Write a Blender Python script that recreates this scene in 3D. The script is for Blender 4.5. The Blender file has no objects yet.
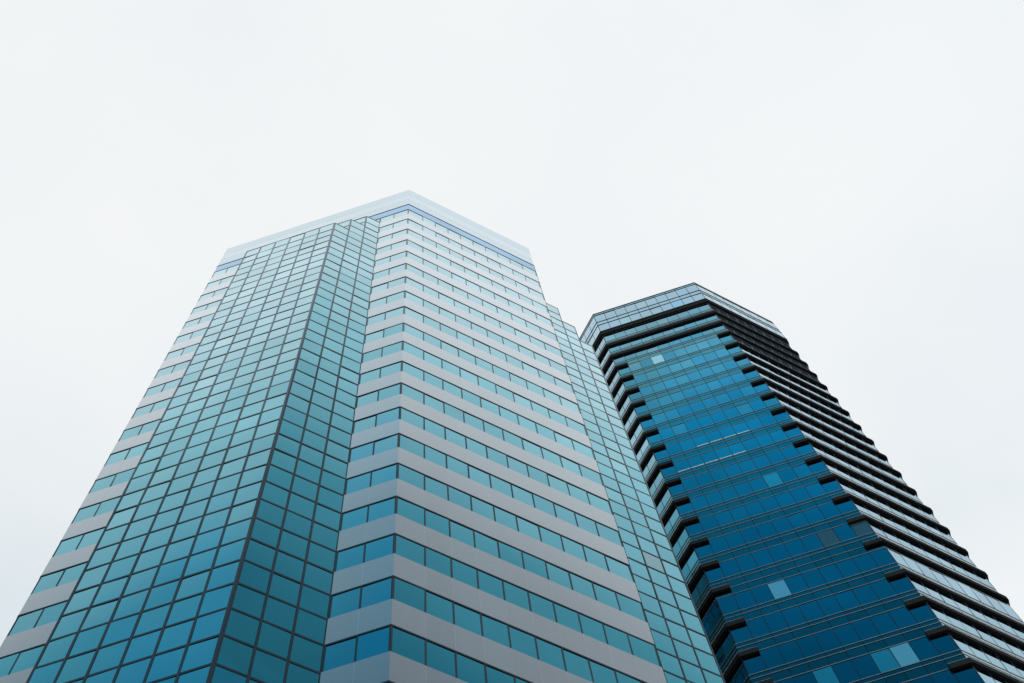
import bpy, math, random
from mathutils import Vector, Matrix

random.seed(7)
scene = bpy.context.scene
col = scene.collection
EYE = 1.7                      # eye height above the pavement
T225 = math.tan(math.radians(22.5))

# ------------------------------------------------------------------ camera
F_PX, PITCH, ROLL = 1278.73, 1.2393, -0.2090
def camera_axes():
    f = Vector((0, math.cos(PITCH), math.sin(PITCH)))
    r = Vector((1, 0, 0)); u = r.cross(f)
    c, s = math.cos(ROLL), math.sin(ROLL)
    return c * r + s * u, -s * r + c * u, f
AXR, AXU, AXF = camera_axes()
cam_data = bpy.data.cameras.new("camera")
cam_data.sensor_width = 36.0
cam_data.lens = 36.0 * F_PX / 1024.0
cam_data.clip_end = 6000.0
cam = bpy.data.objects.new("camera", cam_data)
col.objects.link(cam)
cam.matrix_world = Matrix(((AXR.x, AXU.x, -AXF.x, 0), (AXR.y, AXU.y, -AXF.y, 0), (AXR.z, AXU.z, -AXF.z, EYE), (0, 0, 0, 1)))
scene.camera = cam

def pixel(p):
    q = Vector(p) - Vector((0, 0, EYE))
    d = q.dot(AXF)
    if d <= 0.1:
        return None
    return 512 + F_PX * q.dot(AXR) / d, 341.5 - F_PX * q.dot(AXU) / d

# ------------------------------------------------------------------ materials
def new_mat(name):
    m = bpy.data.materials.new(name)
    m.use_nodes = True
    nt = m.node_tree
    nt.nodes.clear()
    out = nt.nodes.new("ShaderNodeOutputMaterial")
    return m, nt, out

def ramp_node(nt, stops):
    r = nt.nodes.new("ShaderNodeValToRGB")
    cr = r.color_ramp
    while len(cr.elements) > 1:
        cr.elements.remove(cr.elements[-1])
    cr.elements[0].position = stops[0][0]; cr.elements[0].color = (*stops[0][1], 1)
    for p, c in stops[1:]:
        e = cr.elements.new(p); e.color = (*c, 1)
    return r

def coated_glass(name, stops, rough=0.035, vary=0.10, wave=0.18, patch=0.16, lo=0.93, hi=1.05, blind=0.0, blind_col=(.5, .52, .53)):
    """Opaque coated curtain-wall glass: tinted reflectance that rises and whitens towards grazing."""
    m, nt, out = new_mat(name)
    N, L = nt.nodes, nt.links
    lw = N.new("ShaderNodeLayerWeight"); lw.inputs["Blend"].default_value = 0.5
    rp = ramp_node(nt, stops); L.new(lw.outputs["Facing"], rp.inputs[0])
    geo = N.new("ShaderNodeNewGeometry")
    mr = N.new("ShaderNodeMapRange"); mr.inputs[3].default_value = 1 - vary; mr.inputs[4].default_value = 1 + vary * 0.5
    L.new(geo.outputs["Random Per Island"], mr.inputs[0])
    tc = N.new("ShaderNodeTexCoord")
    nz = N.new("ShaderNodeTexNoise"); nz.inputs["Scale"].default_value = patch; nz.inputs["Detail"].default_value = 2
    L.new(tc.outputs["Object"], nz.inputs["Vector"])
    mr2 = N.new("ShaderNodeMapRange"); mr2.inputs[1].default_value = .3; mr2.inputs[2].default_value = .7
    mr2.inputs[3].default_value = lo; mr2.inputs[4].default_value = hi
    L.new(nz.outputs["Fac"], mr2.inputs[0])
    mul = N.new("ShaderNodeMath"); mul.operation = "MULTIPLY"
    L.new(mr.outputs[0], mul.inputs[0]); L.new(mr2.outputs[0], mul.inputs[1])
    vm = N.new("ShaderNodeVectorMath"); vm.operation = "SCALE"
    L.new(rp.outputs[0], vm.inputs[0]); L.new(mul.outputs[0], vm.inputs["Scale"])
    nz2 = N.new("ShaderNodeTexNoise"); nz2.inputs["Scale"].default_value = 0.55; nz2.inputs["Detail"].default_value = 1
    L.new(tc.outputs["Object"], nz2.inputs["Vector"])
    bp = N.new("ShaderNodeBump"); bp.inputs["Strength"].default_value = wave; bp.inputs["Distance"].default_value = 0.05
    L.new(nz2.outputs["Fac"], bp.inputs["Height"])
    gl = N.new("ShaderNodeBsdfGlossy"); gl.inputs["Roughness"].default_value = rough
    L.new(vm.outputs[0], gl.inputs["Color"]); L.new(bp.outputs[0], gl.inputs["Normal"])
    if blind:
        df = N.new("ShaderNodeBsdfDiffuse"); df.inputs["Color"].default_value = (*blind_col, 1)
        mx = N.new("ShaderNodeMixShader"); mx.inputs[0].default_value = blind
        L.new(gl.outputs[0], mx.inputs[1]); L.new(df.outputs[0], mx.inputs[2]); L.new(mx.outputs[0], out.inputs[0])
    else:
        L.new(gl.outputs[0], out.inputs[0])
    return m

def panel(name, base, stops, rough=0.25, grain=0.05):
    """Coated cladding: diffuse colour under a sheen that rises towards grazing."""
    m, nt, out = new_mat(name)
    N, L = nt.nodes, nt.links
    tc = N.new("ShaderNodeTexCoord")
    nz = N.new("ShaderNodeTexNoise"); nz.inputs["Scale"].default_value = 1.6; nz.inputs["Detail"].default_value = 4
    mp = N.new("ShaderNodeMapping"); mp.inputs["Scale"].default_value = (1, 1, .10)      # rain streaks run down the panel
    L.new(tc.outputs["Object"], mp.inputs["Vector"]); L.new(mp.outputs[0], nz.inputs["Vector"])
    geo = N.new("ShaderNodeNewGeometry")
    ad = N.new("ShaderNodeMath"); ad.operation = "ADD"
    L.new(nz.outputs["Fac"], ad.inputs[0]); L.new(geo.outputs["Random Per Island"], ad.inputs[1])
    mr = N.new("ShaderNodeMapRange"); mr.inputs[1].default_value = .3; mr.inputs[2].default_value = 1.7
    mr.inputs[3].default_value = 1 - grain; mr.inputs[4].default_value = 1 + grain
    L.new(ad.outputs[0], mr.inputs[0])
    vm = N.new("ShaderNodeVectorMath"); vm.operation = "SCALE"
    vm.inputs[0].default_value = base; L.new(mr.outputs[0], vm.inputs["Scale"])
    df = N.new("ShaderNodeBsdfDiffuse"); L.new(vm.outputs[0], df.inputs["Color"])
    gl = N.new("ShaderNodeBsdfGlossy"); gl.inputs["Roughness"].default_value = rough
    gl.inputs["Color"].default_value = (.92, .97, 1, 1)
    lw = N.new("ShaderNodeLayerWeight"); lw.inputs["Blend"].default_value = 0.5
    rp = ramp_node(nt, stops); L.new(lw.outputs["Facing"], rp.inputs[0])
    mx = N.new("ShaderNodeMixShader")
    L.new(rp.outputs[0], mx.inputs[0]); L.new(df.outputs[0], mx.inputs[1]); L.new(gl.outputs[0], mx.inputs[2])
    L.new(mx.outputs[0], out.inputs[0])
    return m

def simple(name, base, rough=0.5, metallic=0.0, spec=0.5, grain=0.12, scale=3.0):
    m, nt, out = new_mat(name)
    N, L = nt.nodes, nt.links
    p = N.new("ShaderNodeBsdfPrincipled")
    p.inputs["Roughness"].default_value = rough; p.inputs["Metallic"].default_value = metallic
    p.inputs["Specular IOR Level"].default_value = spec
    tc = N.new("ShaderNodeTexCoord")
    nz = N.new("ShaderNodeTexNoise"); nz.inputs["Scale"].default_value = scale; nz.inputs["Detail"].default_value = 4
    L.new(tc.outputs["Object"], nz.inputs["Vector"])
    mr = N.new("ShaderNodeMapRange"); mr.inputs[3].default_value = 1 - grain; mr.inputs[4].default_value = 1 + grain
    L.new(nz.outputs["Fac"], mr.inputs[0])
    vm = N.new("ShaderNodeVectorMath"); vm.operation = "SCALE"; vm.inputs[0].default_value = base
    L.new(mr.outputs[0], vm.inputs["Scale"]); L.new(vm.outputs[0], p.inputs["Base Color"])
    L.new(p.outputs[0], out.inputs[0])
    return m

g = lambda v: (v, v, v)
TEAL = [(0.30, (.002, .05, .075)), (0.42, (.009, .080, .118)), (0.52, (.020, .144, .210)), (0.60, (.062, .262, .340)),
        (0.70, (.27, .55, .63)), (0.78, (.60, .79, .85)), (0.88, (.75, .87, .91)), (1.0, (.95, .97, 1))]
NAVY = [(0.30, (.001, .020, .036)), (0.40, (.001, .037, .063)), (0.50, (.002, .078, .130)), (0.58, (.010, .168, .262)),
        (0.63, (.09, .32, .42)), (0.68, (.31, .53, .63)), (0.76, (.42, .59, .69)), (0.9, (.64, .76, .83)), (1.0, (.95, .97, 1))]
SHEEN = [(0.30, g(.05)), (0.48, g(.07)), (0.60, g(.22)), (0.70, g(.52)), (0.78, g(.82)), (0.9, g(.85)), (1, g(1))]
M = {}
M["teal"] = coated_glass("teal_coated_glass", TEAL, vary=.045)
M["teal_grey"] = coated_glass("grey_replacement_glass", [(p, tuple(.55 * x + .45 * (sum(c) / 3) * .9 for x in c)) for p, c in TEAL])
M["blue_band"] = coated_glass("pale_blue_band_glass", [(p, (c[0] * .72, c[1] * .78, c[2] * .96)) for p, c in TEAL], vary=.03)
M["navy"] = coated_glass("navy_coated_glass", NAVY, vary=.09, patch=.075, lo=.84, hi=1.10)  # broad tone noise stands in for soft patches of reflection
CROWN = [(0.4, (.02, .10, .15)), (0.58, (.14, .31, .42)), (0.66, (.36, .54, .65)), (0.76, (.50, .66, .75)), (0.9, (.64, .76, .83)), (1.0, (.95, .97, 1))]
M["crown"] = coated_glass("pale_blue_crown_glass", CROWN, vary=.08)
M["navy_spandrel"] = coated_glass("dark_spandrel_glass", [(p, (c[0] + .002, c[1] * .80, c[2] * .70)) for p, c in NAVY], vary=.08, patch=.075, lo=.84, hi=1.08)
M["white_pane"] = coated_glass("white_blind_glass", NAVY, vary=.03, blind=.38, blind_col=(.70, .78, .82))
M["pale_pane"] = coated_glass("pale_blind_glass", [(p, (c[0] * .9 + .02, c[1] * .9 + .08, c[2] * .9 + .10)) for p, c in NAVY], vary=.03, blind=.2, blind_col=(.30, .55, .62))
M["mid_pane"] = coated_glass("part_drawn_blind_glass", [(p, (c[0] * .95, c[1] * 1.05 + .05, c[2] * .95 + .06)) for p, c in NAVY], vary=.03, blind=.05, blind_col=(.20, .42, .50))
M["dim_pane"] = coated_glass("grey_dim_glass", [(p, tuple(.5 * v for v in c)) for p, c in NAVY], vary=.03, blind=.5, blind_col=(.05, .095, .11))
M["spandrel"] = panel("light_grey_cladding", (.070, .080, .097), SHEEN, .12, .10)
M["joint"] = panel("pale_joint_sealant", (.105, .115, .13), SHEEN, .12)
M["parapet"] = panel("white_parapet_cladding", (.30, .345, .375), [(p, g(c[0] * .90)) for p, c in SHEEN], .12, .02)
M["parapet_blue"] = panel("bluish_parapet_cladding", (.22, .29, .34), [(p, g(c[0] * .86)) for p, c in SHEEN], .12, .02)
M["frame"] = panel("dark_anodised_mullion", (.010, .015, .020), [(.3, g(0)), (.5, g(.012)), (.66, g(.05)), (.78, g(.26)), (.9, g(.5)), (1, g(.8))], .25, .15)
M["core"] = simple("dark_wall_behind_glass", (.03, .035, .04), .8)
M["roof"] = simple("roof_membrane", (.22, .22, .22), .9)
M["ledge"] = simple("dark_brown_ledge", (.021, .018, .018), .9, spec=0)
M["louvre"] = simple("black_louvre", (.016, .020, .024), .9, spec=0)
M["rail"] = simple("grey_metal_trim", (.12, .14, .15), .6, 0, spec=.1)
M["nosing"] = simple("pale_metal_nosing", (.42, .44, .46), .5, .2)
M["blind"] = simple("blind_gap_light", (.34, .40, .44), .8)  # pale colour standing in for light below the blinds
M["ground"] = simple("pale_paving", (.20, .20, .20), .9, scale=.4)

# ------------------------------------------------------------------ mesh builder
class MB:
    def __init__(self):
        self.v = []; self.f = []; self.mi = []; self.mats = []
    def mat(self, m):
        if m not in self.mats: self.mats.append(m)
        return self.mats.index(m)
    def box(self, face, s0, s1, z0, z1, d0, d1, m, m0=0.0, m1=0.0, tilt=None):
        """A bar on a facade: s along the wall, z up, d outwards; m0/m1 mitre its ends by depth."""
        i = len(self.v)
        ta, tb = tilt or (0, 0)
        for d in (d0, d1):
            for s, mm in ((s0, -m0), (s1, m1)):
                for z in (z0, z1):
                    dd = d
                    if d == d1 and tilt:
                        dd += ta * (s - (s0 + s1) / 2) + tb * (z - (z0 + z1) / 2)
                    self.v.append(face.pt(s + mm * d, z, dd))
        k = self.mat(m)
        for q in ((0, 1, 3, 2), (4, 6, 7, 5), (0, 4, 5, 1), (2, 3, 7, 6), (1, 5, 7, 3), (0, 2, 6, 4)):
            self.f.append(tuple(i + a for a in q)); self.mi.append(k)
    def prism(self, pts, z0, z1, m):
        i = len(self.v); n = len(pts)
        for z in (z0, z1):
            self.v += [(x, y, z) for x, y in pts]
        k = self.mat(m)
        for a in range(n):
            b = (a + 1) % n
            self.f.append((i + a, i + b, i + n + b, i + n + a)); self.mi.append(k)
        self.f.append(tuple(i + n + a for a in range(n))); self.mi.append(k)
        self.f.append(tuple(i + a for a in reversed(range(n)))); self.mi.append(k)
    def build(self, name, parent=None, label=None, kind=None):
        if not self.v: return None
        me = bpy.data.meshes.new(name)
        px, py, pz = ORIGIN[0]
        me.from_pydata([(x - px, y - py, z - pz) for x, y, z in self.v], [], self.f)
        for m in self.mats: me.materials.append(m)
        me.polygons.foreach_set("material_index", self.mi)
        me.update()
        o = bpy.data.objects.new(name, me); col.objects.link(o)
        if parent: o.parent = parent
        if label: o["label"] = label
        if kind: o["kind"] = kind
        return o
ORIGIN = [(0, 0, 0)]

class Face:
    """A vertical wall strip: start point, heading (clockwise from +Y), outward is to the right of the heading."""
    def __init__(self, p, a, length, sc):
        self.p, self.a, self.len, self.sc = p, a, length, sc
        self.t = (math.sin(a), math.cos(a)); self.n = (math.cos(a), -math.sin(a))
    def xy(self, s, d=0.0):
        return (self.p[0] + self.t[0] * s + self.n[0] * d, self.p[1] + self.t[1] * s + self.n[1] * d)
    def pt(self, s, z, d=0.0):
        x, y = self.xy(s, d)
        return (x * self.sc, y * self.sc, z * self.sc + EYE)
    def area(self, s0, s1, z0, z1):
        ps = [pixel(self.pt(s, z)) for s, z in ((s0, z0), (s1, z0), (s1, z1), (s0, z1))]
        if any(p is None for p in ps): return 0
        cx = sum(p[0] for p in ps) / 4; cy = sum(p[1] for p in ps) / 4
        if not (0 <= cx <= 1024 and 0 <= cy <= 683): return 0
        x, y = self.pt((s0 + s1) / 2, 0)[:2]
        if x * self.n[0] + y * self.n[1] > 0: return 0
        return abs(sum(ps[i][0] * ps[(i + 1) % 4][1] - ps[(i + 1) % 4][0] * ps[i][1] for i in range(4))) / 2

def empty(name, loc, label, cat):
    o = bpy.data.objects.new(name, None); col.objects.link(o)
    o.location = loc; o["label"] = label; o["category"] = cat
    o.empty_display_size = 2
    return o

def octagon(p, a, lens, sc):
    fs = []
    for i in range(8):
        f = Face(p, a - i * math.pi / 4, lens[i % 2], sc)
        fs.append(f); p = f.xy(f.len)
    return fs

def pane(mb, face, s0, s1, z0, z1, m, d=0.0, amp=.005):
    w = s1 - s0; h = z1 - z0
    mb.box(face, s0, s1, z0, z1, d - .05, d, m, tilt=(random.gauss(0, amp), random.gauss(0, amp)))

def split_panes(cands, n, name, parent_of, rest_parent):
    """cands: (area, face, s0, s1, z0, z1, material, label, parent). The n largest become objects, the rest one mesh."""
    cands.sort(key=lambda c: -(c[0] + (1e4 if c[7] else 0)))
    rest = MB()
    for i, (ar, f, s0, s1, z0, z1, m, lab, par, d) in enumerate(cands):
        if i < n and ar > 0:
            b = MB(); pane(b, f, s0, s1, z0, z1, m, d); b.build(name, par, lab)
        else:
            pane(rest, f, s0, s1, z0, z1, m, d)
    rest.build(name, rest_parent, kind="stuff")

# ================================================================== banded tower
SA = 0.90
C = (-7.1383, 26.4025); AZ = 0.8921
ZH = 121.447                     # head of the topmost window row, above the eye
FL = 4.0; WIN = 1.94; FR = .06
GROUND_A = -EYE / SA
SHORT, LONG = 13.925, 19.829
BAY0, PB = 2.8405, 1.3802
BAY1 = LONG - BAY0
NF = 30
octA = octagon(C, AZ, (SHORT, LONG), SA)
ORIGIN[0] = (C[0] * SA, (C[1] + 22) * SA, 0)
tower = empty("office_tower", ORIGIN[0], "nearer pale grey banded tower with teal mirror windows, stepped glass bay and white parapet", "office tower")

def short_cols():
    e = 1.5446; w = (SHORT - 2 * e) / 8
    return [0] + [e + w * i for i in range(9)] + [SHORT]
STRIP = [0, 1.3975, BAY0]
STRIP_B = [BAY1, BAY1 + 1.3975, LONG]
win_c, bay_c = [], []
rest_sp, rest_fr = MB(), MB()

def head(k): return ZH - FL * k

def strip_bits(sp, fr, face, cols, k, conv0, conv1, visible, skip_last=False):
    """One floor of ribbon window and the grey cladding under it."""
    z = head(k); a0 = T225 if conv0 else 0; a1 = T225 if conv1 else 0
    s0, s1 = cols[0], cols[-1]
    zb = max(z - FL + FR, GROUND_A)
    n = len(cols) - 1
    for i in range(n):
        sp.box(face, cols[i] + (.02 if i else 0), cols[i + 1] - (.02 if i < n - 1 else 0), zb, z - WIN, -.09, .02, M["spandrel"],
               a0 if i == 0 else 0, a1 if i == n - 1 else 0)
    for s in cols[1:-1]:
        sp.box(face, s - .019, s + .019, zb, z - WIN, -.08, .023, M["joint"])
    fr.box(face, s0, s1, z - FR, z + FR * .8, -.08, .03, M["frame"], a0, a1)
    for i, s in enumerate(cols):
        w = .045
        if i == 0:
            if conv0: fr.box(face, s, s + .075, z - WIN + .003, z - FR, -.07, .012, M["frame"], T225, 0)
            else: fr.box(face, s, s + .09, z - WIN + .003, z - FR, -.07, .012, M["frame"])
        elif i == n:
            if conv1: fr.box(face, s - .075, s, z - WIN + .003, z - FR, -.07, .012, M["frame"], 0, T225)
            else: fr.box(face, s - .09, s, z - WIN + .003, z - FR, -.07, .012, M["frame"])
        else:
            fr.box(face, s - w, s + w, z - WIN + .003, z - FR, -.07, .012, M["frame"])
    for i in range(n):
        b0 = cols[i] + (.077 if i == 0 else .047); b1 = cols[i + 1] - (.077 if i == n - 1 else .047)
        ar = face.area(b0, b1, z - WIN, z - FR) if visible else 0
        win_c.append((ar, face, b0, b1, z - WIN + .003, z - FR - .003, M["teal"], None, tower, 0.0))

fR, fF, fB = octA[0], octA[7], octA[1]      # right short face, front long face, long face round the right corner
SC = short_cols()
for k in range(NF + 1):
    sp, fr = MB(), MB()
    strip_bits(sp, fr, fF, STRIP_B, k, False, True, True)
    strip_bits(sp, fr, fR, SC, k, True, True, True)
    sp.build("spandrel", tower); fr.build("window_frame", tower)
    sp, fr = MB(), MB()
    strip_bits(sp, fr, fF, STRIP, k, True, False, True)
    strip_bits(sp, fr, octA[6], SC, k, True, True, False)
    sp.build("spandrel", tower); fr.build("window_frame", tower)
    for i in (2, 4):
        strip_bits(rest_sp, rest_fr, octA[i], SC, k, True, True, False)
    for i in (1, 3, 5):
        strip_bits(rest_sp, rest_fr, octA[i], STRIP, k, True, False, False)
        strip_bits(rest_sp, rest_fr, octA[i], STRIP_B, k, False, True, False)
for i in (1, 3, 5, 7):
    strip_bits(rest_sp, rest_fr, octA[i], [BAY0 + (BAY1 - BAY0) * q / 10 for q in range(11)], 0, False, False, False)
rest_sp.build("spandrel", tower, kind="stuff"); rest_fr.build("window_frame", tower, kind="stuff")

# crown: blue glass band and three courses of white parapet cladding
ZB, ZP = 2.2, 8.82
for lo, hi, m, nm, dd in ((FR * .8, ZB, "blue_band", "glass_band", .01), (ZB, ZB + 2.1, "parapet_blue", "parapet", .05),
                          (ZB + 2.13, ZB + 4.3, "parapet", "parapet", .05), (ZB + 4.33, ZP, "parapet_blue", "parapet", .05)):
    b = MB()
    for f in octA:
        n = 5
        for i in range(n):
            b.box(f, f.len * i / n, f.len * (i + 1) / n, ZH + lo, ZH + hi, -.3, dd, M[m], T225 if i == 0 else 0, T225 if i == n - 1 else 0)
    b.build(nm, tower)
b = MB()
for f in octA:
    b.box(f, 0, f.len, ZH + ZP, ZH + ZP + .10, -.7, .05, M["parapet"], T225, T225)
b.build("coping", tower)

def inset(oct_, d):
    return [tuple(c * oct_[0].sc for c in f.xy(-(-d) * T225, -d)) for f in oct_]
b = MB(); b.prism(inset(octA, .2), 0.0, (ZH + ZP - 1.0) * SA + EYE, M["core"]); b.build("wall", tower)
b = MB(); b.prism(inset(octA, .75), (ZH + ZP - .95) * SA + EYE, (ZH + ZP - .9) * SA + EYE, M["roof"]); b.build("roof", tower)

# stepped glass bays on the long faces
TOPS = (-9.80, -5.80, -1.80)     # outer, middle and inner layer
ROW = 2.0
def rows_down(top):
    z = ZH + top; out = [z]
    q = math.floor(-top / ROW + .45) * ROW + 0.0
    q = math.ceil((-top - .25) / ROW) * ROW
    zz = ZH - q
    if zz > z - .6: zz -= ROW
    while zz > GROUND_A + .5:
        out.append(zz); zz -= ROW
    out.append(GROUND_A)
    return out

def grid(fr, face, cols, top, bottom, hv=.085, mit0=0, mit1=0, cand=None, grey=()):
    zs = [z for z in rows_down(top) if z >= bottom - .01]
    if zs[-1] > bottom + .05: zs.append(bottom)
    s0, s1 = cols[0], cols[-1]
    for z in zs[:-1] if bottom < 0 else zs:
        fr.box(face, s0, s1, z - .07, z + .07, -.1, .02, M["frame"], mit0, mit1)
    n = len(cols) - 1
    for i, s in enumerate(cols):
        a = s if (i == 0) else s - .06
        c = s if (i == n) else s + .06
        if i == 0: c = s + (.10 if mit0 > 0 else .05)
        if i == n: a = s - (.10 if mit1 > 0 else .05)
        fr.box(face, a, c, zs[-1], zs[0], -.1, .024, M["frame"], mit0 if i == 0 else 0, mit1 if i == n else 0)
    for j in range(len(zs) - 1):
        for i in range(n):
            b0 = cols[i] + .062; b1 = cols[i + 1] - .062
            z1, z0 = zs[j] - .073, zs[j + 1] + .073
            if z1 - z0 < .15: continue
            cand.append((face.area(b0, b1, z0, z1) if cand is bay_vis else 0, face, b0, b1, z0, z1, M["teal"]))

bay_vis, bay_hid = [], []
def make_bay(fl, visible):
    fr = MB(); core = MB()
    lab_par = []
    start = fl.xy(BAY0)
    side1 = Face(start, fl.a + math.pi / 4, 3 * PB, SA)
    front = Face(side1.xy(3 * PB), fl.a, 6 * PB, SA)
    front = Face(side1.xy(3 * PB), fl.a, BAY1 - BAY0 - 2 * 3 * PB * math.cos(math.pi / 4), SA)
    side2 = Face(front.xy(front.len), fl.a - math.pi / 4, 3 * PB, SA)
    cand = bay_vis if visible else bay_hid
    for j in range(3):           # column j counted outwards from the wall
        grid(fr, side1, [j * PB, (j + 1) * PB], TOPS[2 - j], GROUND_A, mit0=-T225 if j == 0 else 0, mit1=T225 if j == 2 else 0, cand=cand)
        grid(fr, side2, [(2 - j) * PB, (3 - j) * PB], TOPS[2 - j], GROUND_A, mit0=T225 if j == 2 else 0, mit1=-T225 if j == 0 else 0, cand=cand)
    w = front.len / 6
    grid(fr, front, [w * i for i in range(7)], TOPS[0], GROUND_A, mit0=T225, mit1=T225, cand=cand)
    for j in (1, 0):             # set-back fronts of the two upper steps
        st = Face(side1.xy((j + 1) * PB), fl.a, front.len + 2 * (2 - j) * PB * math.cos(math.pi / 4), SA)
        n = 7 if j == 1 else 9
        grid(fr, st, [st.len * i / n for i in range(n + 1)], TOPS[2 - j], ZH + TOPS[1 - j], mit0=T225, mit1=T225, cand=cand)
    # solid layers behind the glass, each with its own flat roof
    for j in range(3):
        q = .12
        a = side1.xy(j * PB); bq = side1.xy((j + 1) * PB); c = side2.xy((2 - j) * PB); d = side2.xy((3 - j) * PB)
        ins = lambda p: (p[0] - fl.n[0] * q, p[1] - fl.n[1] * q)
        sh = lambda p, s: (p[0] + fl.t[0] * s, p[1] + fl.t[1] * s)
        pts = [sh(ins(a), q), sh(ins(bq), q), sh(ins(c), -q), sh(ins(d), -q)]
        core.prism([(x * SA, y * SA) for x, y in pts], 0.0, (ZH + TOPS[2 - j] + .05) * SA + EYE, M["core"])
    o = fr.build("glazed_bay", tower)
    core.build("bay_wall", o)
    return o
frame_of = {}
n0 = 0
for idx in (7, 1):
    a0 = len(bay_vis)
    o = make_bay(octA[idx], True)
    for i in range(a0, len(bay_vis)):
        c = bay_vis[i]
        lab, m = None, c[6]
        if idx == 1:
            ps = pixel(c[1].pt((c[2] + c[3]) / 2, (c[4] + c[5]) / 2))
            if ps and abs(ps[0] - 652) < 5.5 and abs(ps[1] - 562) < 6.5:
                lab, m = "dull grey pane among the teal ones", M["teal_grey"]
        bay_vis[i] = (c[0], c[1], c[2], c[3], c[4], c[5], m, lab, o, 0.0)
for idx in (3, 5):
    make_bay(octA[idx], False)
allb = bay_vis + [(0, c[1], c[2], c[3], c[4], c[5], c[6], None, tower, 0.0) for c in bay_hid]
split_panes(allb, 100, "glass_pane", None, tower)
split_panes(win_c, 100, "window", None, tower)

# ================================================================== dark blue tower
SB = 1.05
FC = (24.908, 52.44); AZB = AZ - 0.004
LR, LF = 11.926, 13.666
Z1 = 150.549
octB = octagon(FC, AZB, (LR, LF), SB)
GROUND_B = -EYE / SB
ORIGIN[0] = (FC[0] * SB, (FC[1] + 16) * SB, 0)
dark = empty("office_tower", ORIGIN[0], "dark blue glass tower with black ledges at its floors, half behind the pale tower", "office tower")
NM = 38
def zm(m): return Z1 - 4.0 * (m - 1) - (1.0 if m >= 18 else 0.0)
S_SILL, S_MID, S_HEAD = 2.30, 1.80, .75
fRB, fFB, fCB = octB[0], octB[7], octB[6]
NCOL = {0: 9, 1: 10}
PF = LF / 10
cand = []
special = {}
rest_sp = MB()
PALE = "pale pane with its blind drawn"; MID = "lighter pane with its blind part drawn"; DIM = "dull grey pane"
SPECIALS = {(661, 356): ("white_pane", PALE), (766, 481): ("mid_pane", MID), (785, 587): ("pale_pane", PALE), (897, 655): ("pale_pane", PALE),
            (875, 662): ("mid_pane", MID), (834, 676): ("mid_pane", MID), (823, 537): ("dim_pane", DIM), (858, 527): ("dim_pane", DIM)}
def storey_span(m):
    return zm(m + 1) + S_SILL, zm(m) + (S_HEAD if m != 17 else -.25)
chosen = {}
for (x, y), r in SPECIALS.items():
    best = None
    for m in range(1, 26):
        b_, t_ = storey_span(m)
        for c in range(10):
            p = pixel(fFB.pt((c + .5) * PF, (b_ + t_) / 2))
            q = (p[0] - x) ** 2 + (p[1] - y) ** 2
            if best is None or q < best[0]: best = (q, m, c)
    chosen[best[1:]] = r
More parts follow.
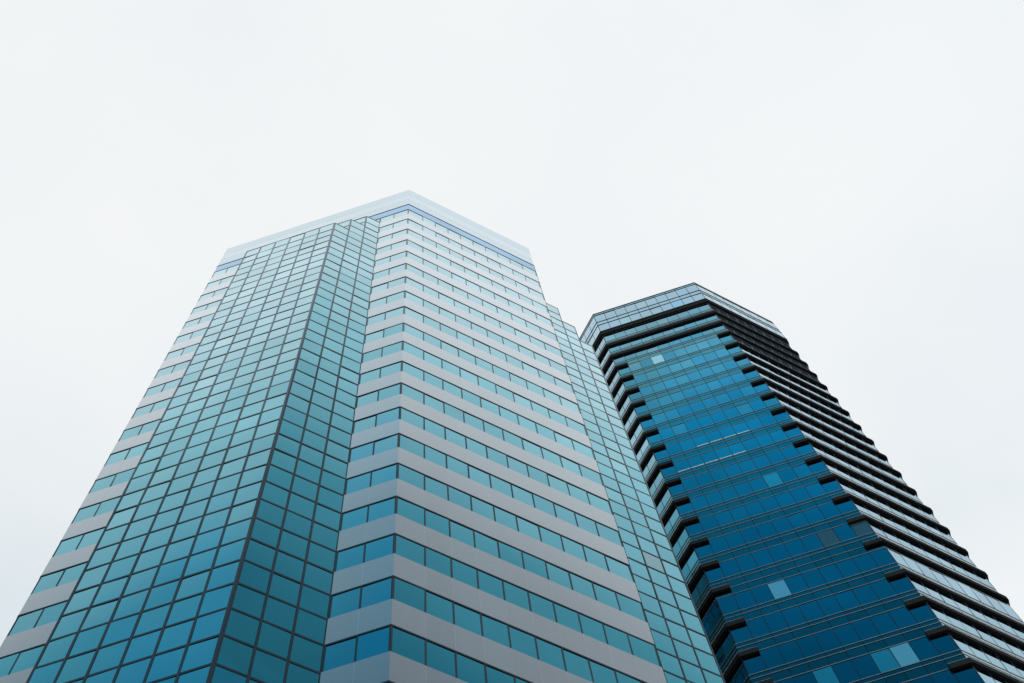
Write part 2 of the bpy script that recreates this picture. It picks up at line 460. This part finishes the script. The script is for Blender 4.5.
for m in range(1, NM):
    z = zm(m); zn = zm(m + 1)
    if zn + S_SILL < GROUND_B: break
    for i, f in enumerate(octB):
        n = NCOL[i % 2]; w = f.len / n
        vis = i in (0, 6, 7)
        top = z + (S_HEAD if m != 17 else -.25); bot = zn + S_SILL
        for c in range(n):
            s0, s1 = c * w + .03, (c + 1) * w - .03
            mat, lab = "navy", None
            if i == 0 and m <= 4: mat = "louvre"
            if i == 7:
                r = chosen.get((m, c))
                if r: mat, lab = r
            ar = f.area(s0, s1, bot, top) if i in (0, 7) and not (i == 0 and m <= 4) else (f.area(s0, s1, bot, top) * .5 if i == 6 else 0)
            cand.append((ar, f, s0, s1, bot + .045, top - .105, M[mat], lab, dark, 0.0))
    # spandrel glass, its trim rails and the mullions of this storey
    sp, rl, fr = MB(), MB(), MB()
    for i, f in enumerate(octB):
        vis = i in (0, 6, 7)
        n = NCOL[i % 2]; w = f.len / n
        S = sp if vis else rest_sp
        lo = S_HEAD if m != 17 else -.25
        if m > 1:
            for c in range(n):
                S.box(f, c * w + (.02 if c else 0), (c + 1) * w - (.02 if c < n - 1 else 0), z + lo + .03, z + S_SILL - .11, -.05, -.004, M["navy_spandrel"])
        if vis:
            hs = [S_SILL, S_MID, S_HEAD] + ([-.25] if m == 17 else [])
            for h in hs if m > 1 else hs[2:]:
                rl.box(f, 0, f.len, z + h - .045, z + h + .02, -.03, .02, M["rail"], T225, T225)
                fr.box(f, 0, f.len, z + h - .10, z + h - .046, -.03, .012, M["frame"], T225, T225)
            for c in range(1, n):
                fr.box(f, c * w - .028, c * w + .028, zn + S_SILL + .09, z + lo - .098, -.05, .012, M["frame"])
            fr.box(f, 0, .06, zn + S_SILL + .09, z + lo - .098, -.05, .014, M["frame"], T225, 0)
            fr.box(f, f.len - .06, f.len, zn + S_SILL + .09, z + lo - .098, -.05, .014, M["frame"], 0, T225)
    o = sp.build("spandrel", dark)
    rl.build("trim_rail", dark)
    fr.build("window_frame", dark)
    # ledges: all round at the three plant storeys, elsewhere round the corners and along the short faces
    D = .245
    def ledge_piece(mb, f, s0, s1, mit0, mit1, lo, hi):
        mb.box(f, s0, s1, z + lo, z + hi, -.02, D, M["ledge"], mit0, mit1)
        if m >= 13:
            mb.box(f, s0, s1, z + hi + .04, z + hi + .085, .1, D - .005, M["nosing"] if f.len < 12.5 else M["rail"], mit0, mit1)
            mb.box(f, s0, s1, z + hi, z + hi + .04, .1, D - .06, M["ledge"], mit0, mit1)
    if m <= 3:
        b = MB(); lo, hi = (.75, 1.7) if m == 1 else (.15, .9)
        for f in octB: ledge_piece(b, f, 0, f.len, T225, T225, lo, hi)
        b.build("ledge", dark)
    else:
        for i in (0, 2, 4, 6):
            b = MB()
            ledge_piece(b, octB[i - 1], LF - PF, LF, 0, T225, .40, .9)
            ledge_piece(b, octB[i], 0, LR, T225, T225, .40, .9)
            ledge_piece(b, octB[i + 1], 0, PF, T225, 0, .40, .9)
            if i in (0, 6): b.build("ledge", dark)
            else:
                rest_sp.v, rest_sp.f  # hidden corners go with the far-side spandrels
                base = len(rest_sp.v); rest_sp.v += b.v
                rest_sp.f += [tuple(base + q for q in ff) for ff in b.f]; rest_sp.mi += [rest_sp.mat(b.mats[k]) for k in b.mi]
rest_sp.build("spandrel", dark, kind="stuff")
split_panes(cand, 100, "window", None, dark)

# pale bars painted as bright slivers of light under blinds on two storeys
def blind_light_row(m, c0, c1):
    bot = zm(m + 1) + S_SILL + .1
    for c in range(c0, c1):
        b = MB(); b.box(fFB, c * PF + .07, (c + 1) * PF - .07, bot, bot + .13, .001, .016, M["blind"]); b.build("blind_light_bar", dark)
blind_light_row(10, 3, 7)
blind_light_row(11, 1, 6)

# crown: two rows of panes standing flush with the ledge edge, with double rails and a cap
ZT = 159.566
c_lo, c_mid0, c_mid1 = Z1 + 1.7, Z1 + 4.3, Z1 + 5.5
crown_fr, crown_gl = MB(), []
Dc = .27
class OffFace(Face):
    pass
outer = []
for f in octB:
    p = f.xy(-Dc * T225, Dc)
    outer.append(Face(p, f.a, f.len + 2 * Dc * T225, SB))
for i, f in enumerate(outer):
    n = NCOL[i % 2]; w = f.len / n
    for z, t in ((c_lo + .05, .10), (c_mid0, .08), (c_mid1, .08), (ZT - .75, .07), (ZT - .06, .12)):
        crown_fr.box(f, 0, f.len, z - t, z + t * .5, -.1, .05, M["frame"] if z > ZT - 1 or z < c_mid0 else M["rail"], T225, T225)
    for c in range(1, n):
        crown_fr.box(f, c * w - .03, c * w + .03, c_lo, ZT - .2, -.08, .012, M["frame"])
    for c in (0, 1):
        s = 0 if c == 0 else f.len
        crown_fr.box(f, s if c == 0 else s - .05, s + .05 if c == 0 else s, c_lo, ZT - .2, -.08, .014, M["frame"], T225 if c == 0 else 0, T225 if c else 0)
co = crown_fr.build("crown_frame", dark)
big, rest = [], MB()
for i, f in enumerate(outer):
    n = NCOL[i % 2]; w = f.len / n
    for c in range(n):
        for z0, z1 in ((c_lo + .12, c_mid0 - .1), (c_mid0 + .06, c_mid1 - .1), (c_mid1 + .06, ZT - .84), (ZT - .7, ZT - .2)):
            if i in (0, 6, 7) and z1 - z0 > 2:
                b = MB(); pane(b, f, c * w + .035, (c + 1) * w - .035, z0, z1, M["crown"]); b.build("crown_pane", co)
            else:
                pane(rest, f, c * w + .035, (c + 1) * w - .035, z0, z1, M["crown"])
rest.build("crown_pane", co, kind="stuff")
b = MB(); b.prism(inset(octB, .12), 0.0, (Z1 + 2) * SB + EYE, M["core"]); b.build("wall", dark)
b = MB(); b.prism(inset(outer, .12), (c_lo + .01) * SB + EYE, (ZT - .4) * SB + EYE, M["core"]); b.build("roof", dark)

# ================================================================== ground
ORIGIN[0] = (0, 0, 0)
b = MB()
R = 2500
b.v = [(-R, -R, 0), (R, -R, 0), (R, R, 0), (-R, R, 0)]; b.f = [(0, 1, 2, 3)]; b.mi = [b.mat(M["ground"])]
b.build("ground", kind="structure")

# ------------------------------------------------------------------ light
SUN_EL, SUN_AZ = math.radians(38), math.radians(118)      # azimuth clockwise from +Y, behind the camera to the right
sd = bpy.data.lights.new("sun", "SUN"); sd.energy = 0.5; sd.angle = math.radians(14); sd.color = (1, .97, .93)
so = bpy.data.objects.new("sun", sd); col.objects.link(so)
dirv = Vector((math.sin(SUN_AZ) * math.cos(SUN_EL), math.cos(SUN_AZ) * math.cos(SUN_EL), math.sin(SUN_EL)))
so.rotation_euler = dirv.to_track_quat("Z", "Y").to_euler()

w = bpy.data.worlds.new("World"); scene.world = w; w.use_nodes = True
nt = w.node_tree; nt.nodes.clear(); N, L = nt.nodes, nt.links
out = N.new("ShaderNodeOutputWorld"); bg = N.new("ShaderNodeBackground"); bg.inputs["Strength"].default_value = 0.1
sky = N.new("ShaderNodeTexSky"); sky.sky_type = "NISHITA"; sky.sun_disc = False
sky.sun_elevation = SUN_EL; sky.sun_rotation = SUN_AZ; sky.dust_density = 0.5; sky.air_density = 1.0
tc = N.new("ShaderNodeTexCoord")
nz = N.new("ShaderNodeTexNoise"); nz.inputs["Scale"].default_value = 3.4; nz.inputs["Detail"].default_value = 4; nz.inputs["Roughness"].default_value = .45
L.new(tc.outputs["Generated"], nz.inputs["Vector"])
cl = ramp_node(nt, [(0.15, (.700, .765, .810)), (0.34, (.835, .862, .878)), (0.50, (.893, .902, .907)), (0.66, (.922, .923, .923))])
L.new(nz.outputs["Fac"], cl.inputs[0])
# a darker bank of cloud low in the north-west
dt = N.new("ShaderNodeVectorMath"); dt.operation = "DOT_PRODUCT"
dt.inputs[1].default_value = Vector((-0.50, 0.44, 0.745)).normalized()
L.new(tc.outputs["Generated"], dt.inputs[0])
bank = N.new("ShaderNodeMapRange"); bank.interpolation_type = "SMOOTHSTEP"
bank.inputs[1].default_value = 0.945; bank.inputs[2].default_value = 1.0
bank.inputs[3].default_value = 0.0; bank.inputs[4].default_value = 0.30
L.new(dt.outputs["Value"], bank.inputs[0])
fs = N.new("ShaderNodeMath"); fs.operation = "SUBTRACT"
L.new(nz.outputs["Fac"], fs.inputs[0]); L.new(bank.outputs[0], fs.inputs[1]); L.new(fs.outputs[0], cl.inputs[0])
sc = N.new("ShaderNodeVectorMath"); sc.operation = "SCALE"; sc.inputs["Scale"].default_value = 10.0
L.new(cl.outputs[0], sc.inputs[0])
# unseen cloud break added low behind the camera to tint the glass reflections blue
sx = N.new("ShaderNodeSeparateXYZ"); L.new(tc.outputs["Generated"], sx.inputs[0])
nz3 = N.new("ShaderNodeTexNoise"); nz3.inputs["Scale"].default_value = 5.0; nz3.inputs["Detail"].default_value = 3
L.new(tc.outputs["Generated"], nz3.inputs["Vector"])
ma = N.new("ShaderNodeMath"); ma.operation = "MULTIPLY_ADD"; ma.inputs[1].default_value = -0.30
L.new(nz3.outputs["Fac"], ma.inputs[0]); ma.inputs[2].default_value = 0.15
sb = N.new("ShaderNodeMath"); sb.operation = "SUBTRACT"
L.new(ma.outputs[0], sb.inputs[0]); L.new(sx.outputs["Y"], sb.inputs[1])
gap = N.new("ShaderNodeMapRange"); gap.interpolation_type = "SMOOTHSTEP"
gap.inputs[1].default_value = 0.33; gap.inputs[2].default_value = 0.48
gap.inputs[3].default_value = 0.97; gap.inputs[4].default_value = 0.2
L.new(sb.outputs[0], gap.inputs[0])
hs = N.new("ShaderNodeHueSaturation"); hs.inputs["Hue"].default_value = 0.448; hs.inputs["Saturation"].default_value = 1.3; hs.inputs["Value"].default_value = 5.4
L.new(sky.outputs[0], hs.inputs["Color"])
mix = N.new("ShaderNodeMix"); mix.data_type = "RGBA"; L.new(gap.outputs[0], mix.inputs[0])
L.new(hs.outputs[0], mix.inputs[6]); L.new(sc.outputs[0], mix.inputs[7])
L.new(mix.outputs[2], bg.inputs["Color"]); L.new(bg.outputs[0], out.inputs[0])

vs = scene.view_settings
vs.view_transform = "Standard"; vs.look = "None"; vs.exposure = 0.0; vs.gamma = 1.0; vs.use_curve_mapping = False
